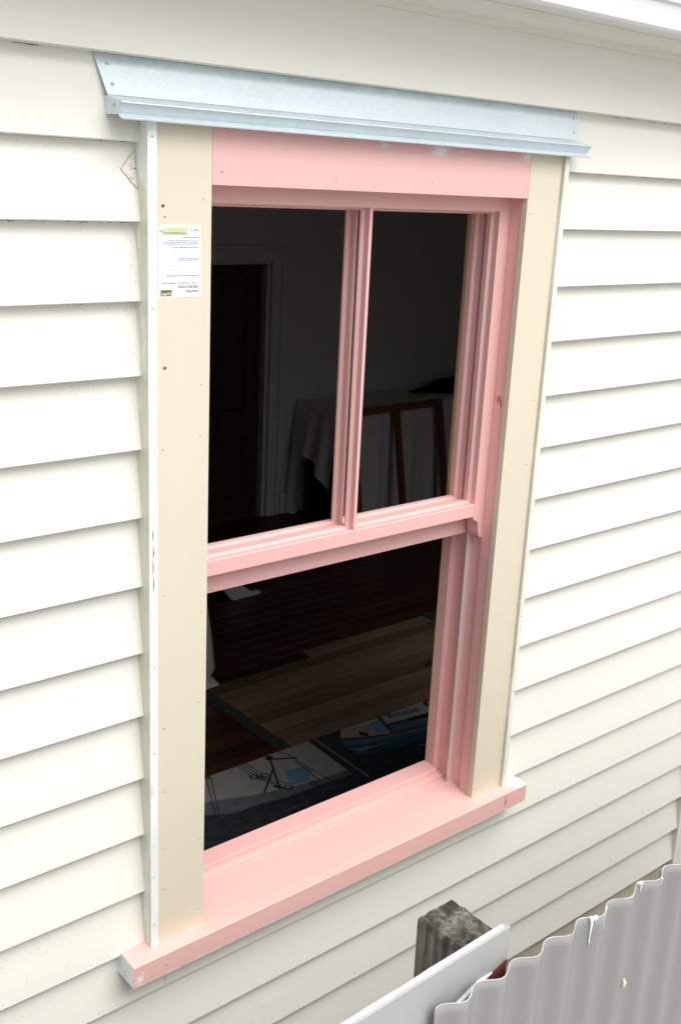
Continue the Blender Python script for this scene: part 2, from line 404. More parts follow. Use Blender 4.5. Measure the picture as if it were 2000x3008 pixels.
# floor boards, each a plank of its own, running along the house wall
row_h = .0885; y = .20; r = 0
while y < RY1 - .01:
    y1 = min(y + row_h, RY1 - .003)
    cuts = [RX0]
    mid = (y + y1) / 2
    pale_x0 = None
    if .9 < mid < 2.18: pale_x0 = 1.415
    elif 2.18 <= mid < 2.27: pale_x0 = 2.08
    if pale_x0: cuts += [pale_x0, 2.975]
    else:
        x = RX0 + random.uniform(.8, 2.6)
        while x < RX1 - .6: cuts.append(x); x += random.uniform(2.2, 3.4)
    cuts.append(RX1)
    for i in range(len(cuts)-1):
        pale = pale_x0 and i == 1
        bm_ = box(cuts[i]+.0008, cuts[i+1]-.0008, y+.0008, y1-.0008, FZ-.021, FZ - random.uniform(0, .0012), .0015)
        obj('floor_board', bm_, M['floor_pale' if pale else 'floor_dark'], subfloor)
    y += row_h; r += 1

# ------------------------------------------------------------------ house
ZK = [-0.0002, -0.1477, -0.2989, -0.4479, -0.6001, -0.7475, -0.9006, -1.0547, -1.207, -1.3624, -1.5081, -1.6612, -1.8108, -1.956, -2.1084, -2.2569, -2.3983, -2.5395]
house = thing('house', 'cream painted weatherboard house wall under a white gutter', 'house', (.5, .05, GZ))
YB, YT = .022, .0510
def board(k, x0, x1):
    zt = .151 if k == 0 else ZK[k-1]
    zb = ZK[k]; lap = .004 if k == 13 else .024; h = zt - zb; sl = (YT - YB) / .175
    n = max(2, int((x1 - x0) / .12)); t = bmesh.new()
    prof = [(YB + .0015, zb), (YB, zb + .002), (YB + sl*(h + lap), zt + lap), (YB + sl*(h + lap) + .006, zt + lap), (YB + .0225, zb)]
    rings = []
    for i in range(n+1):
        x = x0 + (x1-x0)*i/n
        dz = .0014*hnoise(x*1.3, k*7.7); dy = .0012*hnoise(x*1.1, k*3.1, 5)
        rings.append([t.verts.new((x, py + dy*(1 if j < 2 or j == 4 else 0), pz + dz*(1 if j in (0, 1, 4) else 0))) for j, (py, pz) in enumerate(prof)])
    for A, B in zip(rings, rings[1:]):
        for j in range(5): t.faces.new((A[j], B[j], B[(j+1) % 5], A[(j+1) % 5]))
    t.faces.new(rings[0]); t.faces.new(rings[-1][::-1])
    return obj('weatherboard', t, M['board'], house)
XL, XR = -2.2, 6.4
W2 = 2.78                                               # second window added out of view to brighten the room, further along the wall
row1_left = None
for k in range(0, 13):
    bl = board(k, XL, -.149)
    if k == 1: row1_left = bl
    board(k, 1.092, W2-.149); board(k, W2+1.092, XR)
board(13, XL, -.0946); board(13, -.0934, XR)
for k in range(14, 18): board(k, XL, XR)
# flaked triangle beside the window on the second board down
def yboard(k, z): return YB + (YT-YB)/.175*(z-ZK[k])
tri = [(-.182, -.051), (-.1495, -.017), (-.1495, -.086)]
obj('bare_patch', poly([(x, yboard(1, z)-.0016, z) for x, z in tri]), M['bare'], row1_left)

b = bmesh.new()
for a, c in ((tri[0], tri[1]), (tri[0], tri[2])):
    pts = [(a[0]+(c[0]-a[0])*i/8, a[1]+(c[1]-a[1])*i/8) for i in range(9)]
    tube([(x + .0008*hnoise(x*300, z*300), yboard(1, z)-.0017, z) for x, z in pts], [.0004*(1+hnoise(x*200, 1)) for x, z in pts], 4, b)
obj('flake_edge', b, M['grime'], row1_left)['kind'] = 'stuff'

core = bmesh.new()                                      # framing and lining behind the boards, open at the window
for a, c in ((-2.2, -.03), (.985, W2-.03), (W2+.985, 6.4)): box(a, c, .068, .19, GZ, .6, bm=core)
for a in (0, W2):
    box(a-.03, a+.985, .068, .19, -.03, .6, bm=core); box(a-.03, a+.985, .068, .19, GZ, -1.85, bm=core)
obj('wall_framing', core, M['far_wall'], house)
obj('base_board', box(XL, XR, .050, .067, GZ, -2.52), M['base'], house)
obj('frieze_board', prism([(.012, .1515), (.012, .345), (.062, .345), (.062, .1535), (.051, .1505)], XL, XR, 'x', .001), M['trim_paint'], house)
# eave moulding, soffit, gutter
obj('cornice_moulding', prism([(.012, .309), (.004, .309), (.003, .322), (-.004, .3235), (-.0045, .327), (-.012, .331), (-.020, .338), (-.024, .347), (-.032, .3475), (-.034, .352), (.012, .352)], XL, XR, 'x'), M['trim_paint'], house)
obj('soffit', box(XL, XR, -.1475, .012, .3525, .366), M['soffit'], house)
obj('gutter', prism([(y_+.088, z_+.016) for y_, z_ in ((-.236, .323), (-.245, .319), (-.262, .3195), (-.268, .326), (-.272, .378), (-.279, .384), (-.279, .396), (-.272, .396), (-.262, .376), (-.256, .332), (-.24, .332), (-.238, .405), (-.232, .405))], XL, XR, 'x'), M['gutter'], house)
obj('roof', prism([(-.174, .424), (-.174, .432), (4.9, 2.4), (4.9, 2.38)], XL-.2, 6.5, 'x'), M['roof'], house)
obj('cover_batten', box(2.206, 2.30, .017, .066, GZ, .15, .002), M['trim_paint'], house)
pp = obj('drain_pipe', tube([(2.142, .018, -2.56), (2.142, .018, GZ)], .011, 10), M['pipe'], house)
# dirt line under frieze
b = bmesh.new()
x = -1.2
while x < 2.4:
    L = random.uniform(.004, .035)
    if hnoise(x*2.2, 3) > -.12 and random.random() < .7:
        zz = .1500 + random.uniform(-.0006, .0004)
        tube([(x, .0462, zz), (x+L*.5, .0455, zz - random.uniform(0, .0009)), (x+L, .0462, zz)], [.0002, random.uniform(.0003, .0009), .0002], 4, b)
    x += L + random.uniform(.002, .02)
for k, xa, xb, n_ in ((0, -.45, -.16, 5), (1, -.44, -.15, 16), (2, -.42, -.16, 6), (0, 1.1, 1.6, 14), (1, 1.1, 1.55, 16), (2, 1.1, 1.5, 6), (16, .75, 1.9, 26), (15, .7, 1.9, 12), (14, -.3, 1.7, 12), (17, .7, 2.1, 40)):
    for _ in range(n_):
        x = random.uniform(xa, xb); L = random.uniform(.002, .012); zz = ZK[k] + random.uniform(-.0015, .0006)
        yb_ = YB + .004 if k == 17 else YB + .0175
        tube([(x, yb_, zz), (x+L*.5, yb_-.002, zz - random.uniform(0, .003)), (x+L, yb_, zz)], [.0002, random.uniform(.0003, .0010), .0002], 4, b)
o = obj('grime_line', b, M['grime'], house); o['kind'] = 'stuff'

# ------------------------------------------------------------------ the sash window
win = thing('sash_window', 'pink and cream primed sash window with its lower sash pushed up', 'window', (.475, 0, -1.863))
ZS = -1.8016
def zsill(y): return ZS + .085*y
def sill():
    pr = [(-.0385, -1.863), (-.040, -1.8615), (-.040, zsill(-.04)-.0016), (-.0384, zsill(-.04)), (.060, zsill(.06)), (.060, -1.863)]
    bm_ = prism(pr, -.214, 1.155, 'x')
    bm_.faces.ensure_lookup_table()
    for f in bm_.faces:
        if f.calc_center_median().x < -.2130: f.material_index = 1
    prism([(.060, -1.863), (.060, zsill(.06)), (.125, zsill(.125)), (.125, zsill(.125)+.004), (.140, zsill(.14)+.005), (.140, zsill(.14)+.008), (.21, zsill(.2)+.008), (.21, -1.863)], -.02, .975, 'x', bm=bm_)
    return bm_
sl_ = obj('sill', sill(), [M['sill'], M['sill_end']], win)
b = bmesh.new(); prism([(1.0612, -1.812), (1.0625, -1.825), (1.0608, -1.850), (1.0596, -1.850), (1.0606, -1.826), (1.0600, -1.812)], -.0404, -.0398, 'y', bm=b); disc((1.0625, -.0402, -1.836), .0032, (0, -1, 0), .0005, 8, b)
obj('crack', b, M['hole'], sl_)
nail_holes(sl_, [(-.13, -1.8345, .0016), (1.14, -1.826, .0012)], -.0402)

for nm, x0, x1 in (('casing', -.128, -.0002), ('casing', .9505, 1.074)):
    c = obj(nm, box(x0, x1, 0, .0185, -1.805, .052, .0009), M['cream'], win)
    if x0 < 0:
        hp = [(-.108, -.135, .0016), (-.02, -.10, .0012), (-.112, -.115, .0034), (-.108, -.43, .0034), (-.022, -.47, .0012), (-.022, -.58, .0012), (-.113, -.60, .0016), (-.112, -.92, .0012), (-.016, -.98, .0012),
              (-.11, -1.24, .0016), (-.02, -1.20, .0012), (-.11, -1.40, .0012), (-.11, -1.55, .0012), (-.11, -1.66, .0015), (-.015, -1.56, .0012), (-.018, -1.755, .0014)]
    else:
        hp = [(.963, -.11, .0014), (.99, -.33, .0012), (1.055, -.60, .0013), (1.05, -.78, .0013), (.985, -.77, .0012), (.985, -1.02, .0012), (1.06, -1.26, .0013), (.99, -1.22, .0012), (1.052, -1.62, .0013), (.985, -1.50, .0012), (.962, -1.775, .0015), (1.06, -1.45, .0012)]
    nail_holes(c, hp, -.0001)
hd = obj('head_board', box(.0006, .9499, .0003, .0185, -.0725, .052, .0009), M['pink_head'], win)
nail_holes(hd, [(.023, -.047, .0016), (.32, -.052, .0014), (.61, -.045, .0014), (.935, -.05, .0013)], .0002)
hd2 = obj('head_lining', box(-.02, .975, .0187, .0555, -.066, -.040), M['pink_h'], win)

def scriber_board(x0, x1, inner_left):
    bm_ = bmesh.new()
    box(x0, x1, -.0095 if inner_left else -.0065, .052, -1.803, .050, .0012, bm=bm_)
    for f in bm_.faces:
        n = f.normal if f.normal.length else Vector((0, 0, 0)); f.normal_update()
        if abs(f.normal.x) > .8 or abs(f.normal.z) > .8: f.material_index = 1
    return bm_
s1 = obj('scriber', scriber_board(-.149, -.1285, False), [M['scriber_front'], M['scriber_side']], win)
nail_holes(s1, [(-.139, .01, .0016), (-.140, -.31, .0016), (-.137, -.60, .0014), (-.138, -.82, .0014), (-.139, -1.29, .0017), (-.141, -1.61, .0018), (-.140, -1.74, .0018), (-.138, -1.08, .0012)], -.0066)
b = bmesh.new()
for z0, z1, dx in ((-.765, -.79, 0), (-.80, -.83, .0006), (-.832, -.865, .0002), (-.87, -.905, .001)):
    tube([(-.1405+dx, -.0066, z0), (-.1398+dx, -.0067, (z0+z1)/2), (-.1408+dx, -.0066, z1)], [.0004, .0012, .0004], 5, b)
obj('pencil_mark', b, M['pencil'], s1)
s2 = obj('scriber', scriber_board(1.0745, 1.092, True), [M['scriber_pale'], M['scriber_side']], win)
nail_holes(s2, [(1.083, .03, .0014), (1.083, -.34, .0014), (1.083, -.62, .0013), (1.083, -.92, .0014), (1.083, -1.24, .0014), (1.084, -1.48, .0014), (1.083, -1.66, .0014), (1.082, -1.755, .0012)], -.0096)

def jamb(s):
    """side of the box frame; s=+1 right, -1 left (mirrored about the middle of the opening)"""
    X = (lambda x: x) if s > 0 else (lambda x: .95 - x)
    def bx(x0, x1, *a, **k): return box(min(X(x0), X(x1)), max(X(x0), X(x1)), *a, **k)
    j = obj('jamb', bx(.953, .985, .0188, .0555, zsill(.02)-.002, -.04, bev=.0008), M['pink'], win)
    obj('pulley_stile', bx(.963, .985, .0557, .1935, zsill(.06)-.004, -.04), M['pink'], j)
    pr = [(.963, .0980), (.950, .0980), (.9465, .0986), (.9450, .1000), (.9450, .1045), (.9465, .1059), (.950, .1065), (.963, .1065)]
    obj('parting_bead', prism([(X(a), b_) for a, b_ in pr], -1.796, -.045, 'z'), M['bead'], j)
    pr = [(.963, .152), (.950, .152), (.947, .154), (.947, .158), (.944, .160), (.944, .1935), (.963, .1935)]
    obj('inner_stop', prism([(X(a), b_) for a, b_ in pr], -1.775, -.045, 'z'), M['pink'], j)
    obj('raw_edge', bx(.9435, .985, .1937, .1965, -1.775, -.045), M['raw'], j)
    return j
jr = jamb(1); jamb(-1)
obj('bare_chip', poly([(.9527, .046, -.588), (.9527, .031, -.585), (.9527, .0255, -.60), (.9527, .026, -.613), (.9527, .030, -.617), (.9527, .034, -.604), (.9527, .045, -.602)]), plain('darker_pink_chip', (.52, .20, .18), .6), jr)
obj('bottom_stop', prism([(.143, -1.784), (.143, -1.7655), (.1445, -1.764), (.2, -1.764), (.2, -1.784)], -.013, .9435, 'x'), M['pink_h'], win)
obj('head_stop', box(-.013, .963, .152, .2, -.09, -.04), M['pink_h'], win)

def sash(name, y0, y1, ztop, ztr, zbr, zbot, horns, raw):
    ym = y0 + .019
    root = obj(name, prism([(y0, zbot), (y0, zbr-.002), (y0+.002, zbr), (ym, zbr), (ym+.005, zbr+.006), (y1, zbr+.006), (y1, zbot)], .0365, .9130, 'x'), M['pink_h'], win)
    root['label'] = 'upper sash in front, horns below its rail' if horns else 'lower sash raised behind the upper one'
    obj('top_rail', prism([(y0, ztop), (y0, ztr), (ym, ztr), (ym+.005, ztr-.006), (y1, ztr-.006), (y1, ztop)], .0365, .9130, 'x'), M['pink_h'], root)
    for s in (1, -1):
        X = (lambda x: x) if s > 0 else (lambda x: .9495 - x)
        pr = [(.9605, y0), (.9135, y0), (.9135, ym-.003), (.912, ym), (.907, ym+.0045), (.907, y1-.004), (.9085, y1), (.9605, y1)]
        obj('stile', prism([(X(a), b_) for a, b_ in pr], zbot, ztop, 'z'), M['pink'], root)
        if raw: obj('raw_edge', box(min(X(.9065), X(.9605)), max(X(.9065), X(.9605)), y1+.0002, y1+.003, zbot, ztop), M['raw'], root)
        if horns:
            hp = [(.9605, zbot-.0002), (.9135, zbot-.0002), (.9135, zbot-.010)]
            for i in range(1, 9):
                a = i/8*math.pi/2
                hp.append((.9135 + .0215*math.sin(a)*1.0, zbot-.010 - .022*(1-math.cos(a))))
            for i in range(1, 7):
                a = i/6*math.pi/2
                hp.append((.935 + .014*(1-math.cos(a)), zbot-.032 - .034*math.sin(a)))
            hp += [(.9605, zbot-.067)]
            obj('horn', prism([(X(a), b_) for a, b_ in hp], y0, y1, 'y'), M['pink'], root)
    yb = y0 + .0285
    pr = [(.4705, y0), (.4795, y0), (.4795, ym-.004), (.4810, ym-.002), (.4870, ym+.003), (.4870, yb-.001), (.486, yb), (.4640, yb), (.463, yb-.001), (.463, ym+.003), (.4695, ym-.002), (.4705, ym-.004)]
    obj('glazing_bar', prism(pr, zbr-.001, ztr+.001, 'z'), M['pink'], root)
    return root
upper = sash('upper_sash', .0560, .0970, -.045, -.1075, -.889, -.925, True, False)
lower = sash('lower_sash', .1075, .1470, -.045, -.1110, -.889, -.990, False, True)

# ------------------------------------------------------------------ galvanised head flashing
fl = thing('head_flashing', 'galvanised steel flashing folded over the top of the window', 'flashing', (.46, -.03, .036))
t = .0012
obj('back_plate', prism([(-.232, .1500), (-.2150, .0788), (1.155, .0788), (1.163, .1500)], 0, t, 'y'), M['galv'], fl)
pl = bpy.data.objects['back_plate']
# lean the plate out at its foot so that it lies on the board face
for v in pl.data.vertices:
    wz = v.co.z + pl.location.z + fl.location.z
    v.co.y += .0432 - .022*max(0, (.15 - wz)/.0735) - (pl.location.y + fl.location.y)*0 - .0
obj('drip_edge', prism([(.0195, .0780), (.0202, .0765), (-.0295, .0655), (-.0302, .0640), (-.0140, .0468), (-.0300, .0372), (-.0292, .0352), (-.0112, .0460), (-.0262, .0632), (.0222, .0745), (.0222, .0765)], -.2150, 1.148, 'x'), M['galv'], fl)
obj('end_cap', prism([(.042, .0745), (.022, .0770), (-.0285, .0650), (-.0145, .0440), (.042, .0440)], -.2163, -.2152, 'x'), M['galv'], fl)
for x, z in ((-.207, .132), (-.202, .097)):
    obj('rivet', disc((x, .0432-.022*(.15-z)/.0735-.0002, z), .0037, (0, -1, 0), .0016, 12, dome=True), M['rivet'], fl, True)
for x, z in ((1.145, .133), (1.140, .098)):
    obj('rivet', disc((x, .0432-.022*(.15-z)/.0735-.0002, z), .0024, (0, -1, 0), .0010, 12, dome=True), M['hole'], fl, True)
obj('rivet', disc((-.2164, -.004, .060), .0034, (-1, 0, 0), .0016, 12, dome=True), M['rivet'], fl, True)

def copy_tree(o, parent=None, dx=0):
    c = o.copy(); COL.objects.link(c); c.parent = parent
    if not parent: c.location.x += dx
    for ch in list(o.children): copy_tree(ch, c)
    return c
for o_, lb in ((win, 'primed sash window added out of view along the wall to brighten the room'), (fl, 'galvanised flashing over the added window further along the wall')):
    copy_tree(o_, None, W2)['label'] = lb

# ------------------------------------------------------------------ sticker, fixed upside down
st = thing('paper_notice', 'white printed paper notice stuck upside down on the left casing', 'notice', (-.0735, -.0008, -.291))
def sheet():
    bm_ = bmesh.new()
    x0, x1, z0, z1 = -.1222, -.0262, -.2900, -.1500
    pts = [(x1, z0), (x1, z1), (x0+.011, z1), (x0+.0035, z1-.0060), (x0, z1-.0095), (x0, z0)]
    f = bm_.faces.new([bm_.verts.new((x, -.0006, z)) for x, z in pts])
    r_ = bmesh.ops.extrude_face_region(bm_, geom=[f]); bmesh.ops.translate(bm_, verts=[v for v in r_['geom'] if isinstance(v, bmesh.types.BMVert)], vec=(0, .0004, 0))
    # curled corner
    poly([(x0+.011, -.0007, z1), (x0+.0128, -.0048, z1-.0035), (x0+.006, -.0052, z1-.0105), (x0, -.0007, z1-.0095)], bm_)
    return bm_
obj('paper', sheet(), M['paper'], st)
def text_mesh(txt, size, mat, parent, origin, xdir, updir, name='lettering', align='LEFT', bold=0.0, width=None):
    cu = bpy.data.curves.new('t', 'FONT'); cu.body = txt; cu.size = size; cu.align_x = align; cu.offset = bold; cu.resolution_u = 2
    to = bpy.data.objects.new('t', cu); COL.objects.link(to)
    dg = bpy.context.evaluated_depsgraph_get()
    me = bpy.data.meshes.new_from_object(to.evaluated_get(dg)); me.name = name
    COL.objects.unlink(to); bpy.data.objects.remove(to)
    xd = Vector(xdir).normalized(); ud = Vector(updir).normalized()
    k = 1.0
    if width:
        xs = [v.co.x for v in me.vertices]; k = width / (max(xs) - min(xs))
    for v in me.vertices: v.co = xd*v.co.x*k + ud*v.co.y
    me.materials.append(mat)
    o = bpy.data.objects.new(name, me); COL.objects.link(o); o.parent = parent
    o.location = Vector(origin) - wpos(parent)
    return o
TY = -.0012; XD, UD = (-1, 0, 0), (0, 0, -1)             # upside down on the wall
def tline(txt, x, z, size, mat, width=None, align='LEFT', bold=.0001):
    text_mesh(txt, size, mat, st, (x, TY, z), XD, UD, width=width, bold=bold)
tline('PAINTING', -.0315, -.2755, .0078, M['ink_soft'], .028)
tline('SPECIFICATIONS', -.0315, -.2665, .0078, M['ink_soft'], .047)
tline("For Pine - Pre Primed H3 Treated Products", -.0315, -.2603, .0052, M['ink_blue'], .084)
b = bmesh.new()
def bar(x0, x1, z, h, mi=0): poly([(x0, TY, z), (x1, TY, z), (x1, TY, z+h), (x0, TY, z+h)], b, mi)
# blocks of print too small to read, as broken lines of ink
rows = [(-.2485, .070, 0), (-.2180, .044, 1), (-.2150, .042, 1), (-.1940, .060, 0), (-.1870, .081, 1), (-.1838, .075, 1), (-.1806, .066, 1), (-.1745, .034, 0)]
for z, L, mi in rows:
    x = -.0315
    while x > -.0315 - L:
        wd = random.uniform(.0025, .0075); bar(x - wd, x, z, .0014, mi); x -= wd + .0016
for i in range(15):
    z = -.2440 + i*.0032 + (0 if i < 8 else .012)
    if -.222 < z < -.213 or z > -.196: continue
    x = -.033 - random.uniform(0, .004); end = -.033 - random.uniform(.05, .084)
    while x > end:
        wd = random.uniform(.003, .012); bar(x - wd, x, z, .0007, 2); x -= wd + .002
obj('small_print', b, [M['ink'], M['ink_blue'], M['ink_pale']], st)['kind'] = 'stuff'
def rect(x0, x1, z0, z1, yy, mi, b): poly([(x0, yy, z0), (x1, yy, z0), (x1, yy, z1), (x0, yy, z1)], b, mi); return b
obj('guarantee_band', rect(-.1165, -.0560, -.1690, -.1550, -.0010, 0, bmesh.new()), M['ink_green'], st)
obj('logo_block', rect(-.1175, -.0925, -.2870, -.2755, -.0010, 0, bmesh.new()), M['ink_olive'], st)
b = bmesh.new()
rect(-.1175, -.0925, -.2755, -.2750, -.0011, 0, b); rect(-.1175, -.0925, -.2713, -.2710, -.0011, 0, b); rect(-.1177, -.1173, -.2755, -.2710, -.0011, 0, b); rect(-.0927, -.0923, -.2755, -.2710, -.0011, 0, b)
obj('logo_frame', b, M['ink'], st)['kind'] = 'stuff'
obj('emblem', poly([(-.038, -.0011, -.1555), (-.0365, -.0011, -.1555), (-.0368, -.0011, -.161), (-.03725, -.0011, -.1635), (-.0377, -.0011, -.161)]), M['ink'], st)
tline('10 Year Coating System Guarantee', -.0580, -.1648, .0034, M['ink'], .052)
tline('PROTECTOR', -.0305, -.1585, .0030, M['ink_blue'], .021)
text_mesh('Tru Pine', .0072, M['paper'], st, (-.0945, -.0014, -.2795), (-1, 0, -.12), (.12, 0, -1), bold=.0002, width=.021)

# ------------------------------------------------------------------ fence in front of the wall
fe = thing('fence', 'grey painted corrugated iron fence with paint runs down its top edge', 'fence', (.6, -1.0, GZ))
FX0, PITCH, AMP, FTOP, FYC = -.246, .0830, .0088, -1.2205, -1.0
def fy(x): return FYC + AMP*math.sin((x - FX0 + .012)/PITCH*2*math.pi)
nn = 14; xs = [FX0 + i*PITCH/nn for i in range(int(3.1/PITCH)*nn)]
zs = [FTOP, FTOP-.02, -1.35, -1.6, -2.0, -2.5, GZ]
b = bmesh.new(); g = []
for x in xs:
    col_ = []
    for z in zs:
        d = 0
        dd = math.hypot((x-.19)/.05, (z+1.44)/.07)          # dent in the sheet
        if dd < 1: d = .006*(1-dd)
        col_.append(b.verts.new((x, fy(x)+d, z + (.0016*hnoise(x*9, 1) if z == FTOP else 0))))
    g.append(col_)
for A, B in zip(g, g[1:]):
    for j in range(len(zs)-1):
        f = b.faces.new((A[j], A[j+1], B[j+1], B[j])); f.smooth = True
sh = obj('corrugated_sheet', b, M['fence'], fe)
md = sh.modifiers.new('thickness', 'SOLIDIFY'); md.thickness = .0012
M['rim'] = plain('worn_white_edge_paint', (.52, .52, .51), .4, .3, var=.25, scale=120)
obj('painted_edge', tube([(x, fy(x)+.0002, FTOP + .0016*hnoise(x*9, 1)) for x in xs], [.0010 + .0006*hnoise(x*25, 4) for x in xs], 6), M['rim'], sh)
def drip(x, L, wd, name='paint_drip'):
    pth = []; rs = []
    for i in range(9):
        s_ = i/8; pth.append((x + .0015*hnoise(s_*2, x*40), fy(x) - .0014, FTOP + .001 - L*s_))
        rs.append(wd*(1.5*(1-s_)**2 + .42 + (.22 if s_ > .8 else 0)) if i < 8 else wd*.2)
    obj(name, tube(pth, rs, 7), M['white_drip'], sh)
for x, L, wd in ((.1165, .056, .0022), (.160, .048, .0009), (.268, .020, .0020), (.309, .014, .0011), (.122, .008, .0024), (.262, .006, .0020)):
    drip(x, L, wd)
obj('paint_blob', tube([(.232, fy(.232)-.003, -1.398), (.233, fy(.232)-.006, -1.405), (.231, fy(.232)-.005, -1.414), (.229, fy(.232)-.002, -1.417)], [.001, .0038, .004, .001], 7), plain('cream_paint_lump', (.62, .62, .48), .5), sh)
fbz = lambda x: -1.1655 + .035*(x + .069)
fbm = bmesh.new()
xsn = [-2.4, -1.4, -.9, -.6, -.45, -.35, -.25, -.15, -.069]
rings = []
for x in xsn:
    zt = fbz(x) if x > -.7 else fbz(-.7)
    zt += .0006*hnoise(x*30, 2)
    rings.append([fbm.verts.new(p) for p in ((x, -.9775, GZ), (x, -.9775, zt-.002), (x, -.9755, zt), (x, -.9650, zt), (x, -.9635, zt-.0015), (x, -.9635, GZ))])
for A, B in zip(rings, rings[1:]):
    for j in range(6): fbm.faces.new((A[j], B[j], B[(j+1) % 6], A[(j+1) % 6]))
fbm.faces.new(rings[0]); fbm.faces.new(rings[-1][::-1])
fbo = obj('flat_board', fbm, M['fence_flat'], fe)
obj('top_paint', tube([(x, -.9702, (fbz(x) if x > -.7 else fbz(-.7)) + .0002) for x in [-.6 + i*.02 for i in range(27)]], [.0042 + .002*hnoise(i*.7, 3) for i in range(27)], 6), M['white_drip'], fbo)
obj('end_paint', tube([(-.069, -.9710, -1.168), (-.069, -.9712, -1.20), (-.069, -.9712, -1.28)], .0032, 6), M['white_drip'], fbo)
rp = [(-.235, -1.2385), (-.180, -1.219), (-.135, -1.2025), (-.105, -1.1985), (-.0700, -1.188), (-.0700, -1.30), (-.235, -1.30)]
obj('unpainted_patch', poly([(x, -.9786, z-.038) for x, z in rp]), M['red_board'], fbo)
b = bmesh.new(); tube([(x, -.979, z-.037) for x, z in rp[:4]], [.0028, .0052, .0045, .0012], 6, b)
obj('paint_smear', b, M['white_drip'], fbo)
# weathered post
b = bmesh.new(); n1, n2 = 10, 40
px0, px1, py0, py1, pzt = -.147, -.070, -.951, -.851, -1.190
b2 = bmesh.new(); vs = {}
per = []
for i in range(n1): per.append((px0 + (px1-px0)*i/n1, py0))
for i in range(n1): per.append((px1, py0 + (py1-py0)*i/n1))
for i in range(n1): per.append((px1 - (px1-px0)*i/n1, py1))
for i in range(n1): per.append((px0, py1 - (py1-py0)*i/n1))
levels = [pzt - .0 , pzt-.006, pzt-.02, pzt-.05, pzt-.1, pzt-.2, pzt-.5, -2.2, GZ]
cx, cy = (px0+px1)/2, (py0+py1)/2
R = []
for li, z in enumerate(levels):
    ring = []
    for i, (x, y) in enumerate(per):
        k = .94 if li == 0 else 1.0
        gr = .0035*hnoise(i*.9, z*1.5, 2) + .0015*hnoise(i*2.7, z*4, 9)
        d = Vector((x-cx, y-cy)); d = d*(k + gr/d.length)
        ring.append(b.verts.new((cx + d.x, cy + d.y, z + (.0016*hnoise(x*40, y*40) if li < 2 else 0))))
    R.append(ring)
for A, B in zip(R, R[1:]):
    for k in range(len(per)): b.faces.new((A[k], B[k], B[(k+1) % len(per)], A[(k+1) % len(per)]))
prev = R[0]
for s_ in (.66, .33):
    ring = [b.verts.new((cx + (v.co.x-cx)*s_, cy + (v.co.y-cy)*s_, pzt + .003*(1-s_) + .0015*hnoise(v.co.x*60*s_, v.co.y*60*s_, 3))) for v in R[0]]
    for k in range(len(per)): b.faces.new((ring[k], prev[k], prev[(k+1) % len(per)], ring[(k+1) % len(per)]))
    prev = ring
b.faces.new(prev)
obj('post', b, M['post'], fe)
obj('fence_rail', box(-.06, 2.8, -.988, -.945, -1.56, -1.48, .002), M['post'], fe)

# ------------------------------------------------------------------ inside the room
dr = thing('panelled_door', 'dark varnished panelled door in a white architrave across the room', 'door', (2.88, RY1+.06, FZ))
ZP = [(-.685, -1.640), (-1.835, -2.30)]
dm = bmesh.new()
box(DX0+.03, DX1-.03, RY1+.075, RY1+.105, FZ+.008, DZ-.02, bm=dm)
leaf = obj('door_leaf', dm, M['door'], dr)
sx = [(DX0+.03, DX0+.135), (2.80, 2.925), (3.185, DX1-.032)]
for a, c in sx: obj('door_stile', box(a, c, RY1+.055, RY1+.0748, FZ+.01, DZ-.022, .003), M['door'], leaf)
for a, c in ((sx[0][1], sx[1][0]), (sx[1][1], sx[2][0])):
    for z0, z1 in ((DZ-.022-.07, DZ-.022), (-1.835, -1.640), (FZ+.01, -2.28)):
        obj('door_rail', box(a+.0005, c-.0005, RY1+.0555, RY1+.0747, z0, z1, .003), M['door'], leaf)
obj('architrave', box(DX1, 3.415, RY1-.028, RY1-.0005, FZ, DZ+.082, .004), M['interior_trim'], dr)
obj('architrave', box(2.34, DX0, RY1-.028, RY1-.0005, FZ, DZ+.082, .004), M['interior_trim'], dr)
obj('architrave', box(DX0+.0006, DX1-.0006, RY1-.0278, RY1-.0005, DZ, DZ+.0815, .004), M['interior_trim'], dr)
obj('architrave_moulding', box(3.4155, 3.443, RY1-.040, RY1-.0005, FZ, DZ+.11, .006), M['interior_trim'], dr)
obj('architrave_moulding', box(2.312, 2.3395, RY1-.040, RY1-.0005, FZ, DZ+.11, .006), M['interior_trim'], dr)
obj('architrave_moulding', box(2.3402, 3.4148, RY1-.040, RY1-.0005, DZ+.083, DZ+.11, .006), M['interior_trim'], dr)
jm = bmesh.new(); box(DX1-.028, DX1-.0005, RY1, RY1+.118, FZ, DZ-.001, bm=jm); box(DX0+.0005, DX0+.028, RY1, RY1+.118, FZ, DZ-.001, bm=jm); box(DX0+.0285, DX1-.0285, RY1, RY1+.118, DZ-.018, DZ-.001, bm=jm)
obj('door_jamb', jm, M['interior_trim'], dr)

# covered table by the far wall
TX0, TX1, TY0, TY1, TZ = 3.60, 5.60, 3.80, 4.27, -1.60
tb = thing('table', 'long dark table hidden under a white dust sheet by the far wall', 'table', (4.6, 4.03, FZ))
obj('table_top', box(TX0+.03, TX1-.03, TY0+.03, TY1-.02, TZ-.045, TZ-.006, .004), M['table'], tb)
for x in (TX0+.08, TX1-.08):
    for y in (TY0+.08, TY1-.07): obj('leg', box(x-.03, x+.03, y-.03, y+.03, FZ, TZ-.046, .003), M['table'], tb)
tag(obj('shade_block', box(3.70, 4.4, 3.90, 4.23, FZ+.001, -1.68, .02), M['black']), 'added black block standing in for the shade under the left end of the sheeted table', 'box')  # black block added to darken the shaded space under the table
cb = bmesh.new(); nx, ny = 110, 12
def fold(x, s): return .022*math.sin(x*21 + 3*hnoise(x*1.7, 1)) + .016*hnoise(x*14, 2) + .010*math.sin(x*57+s)
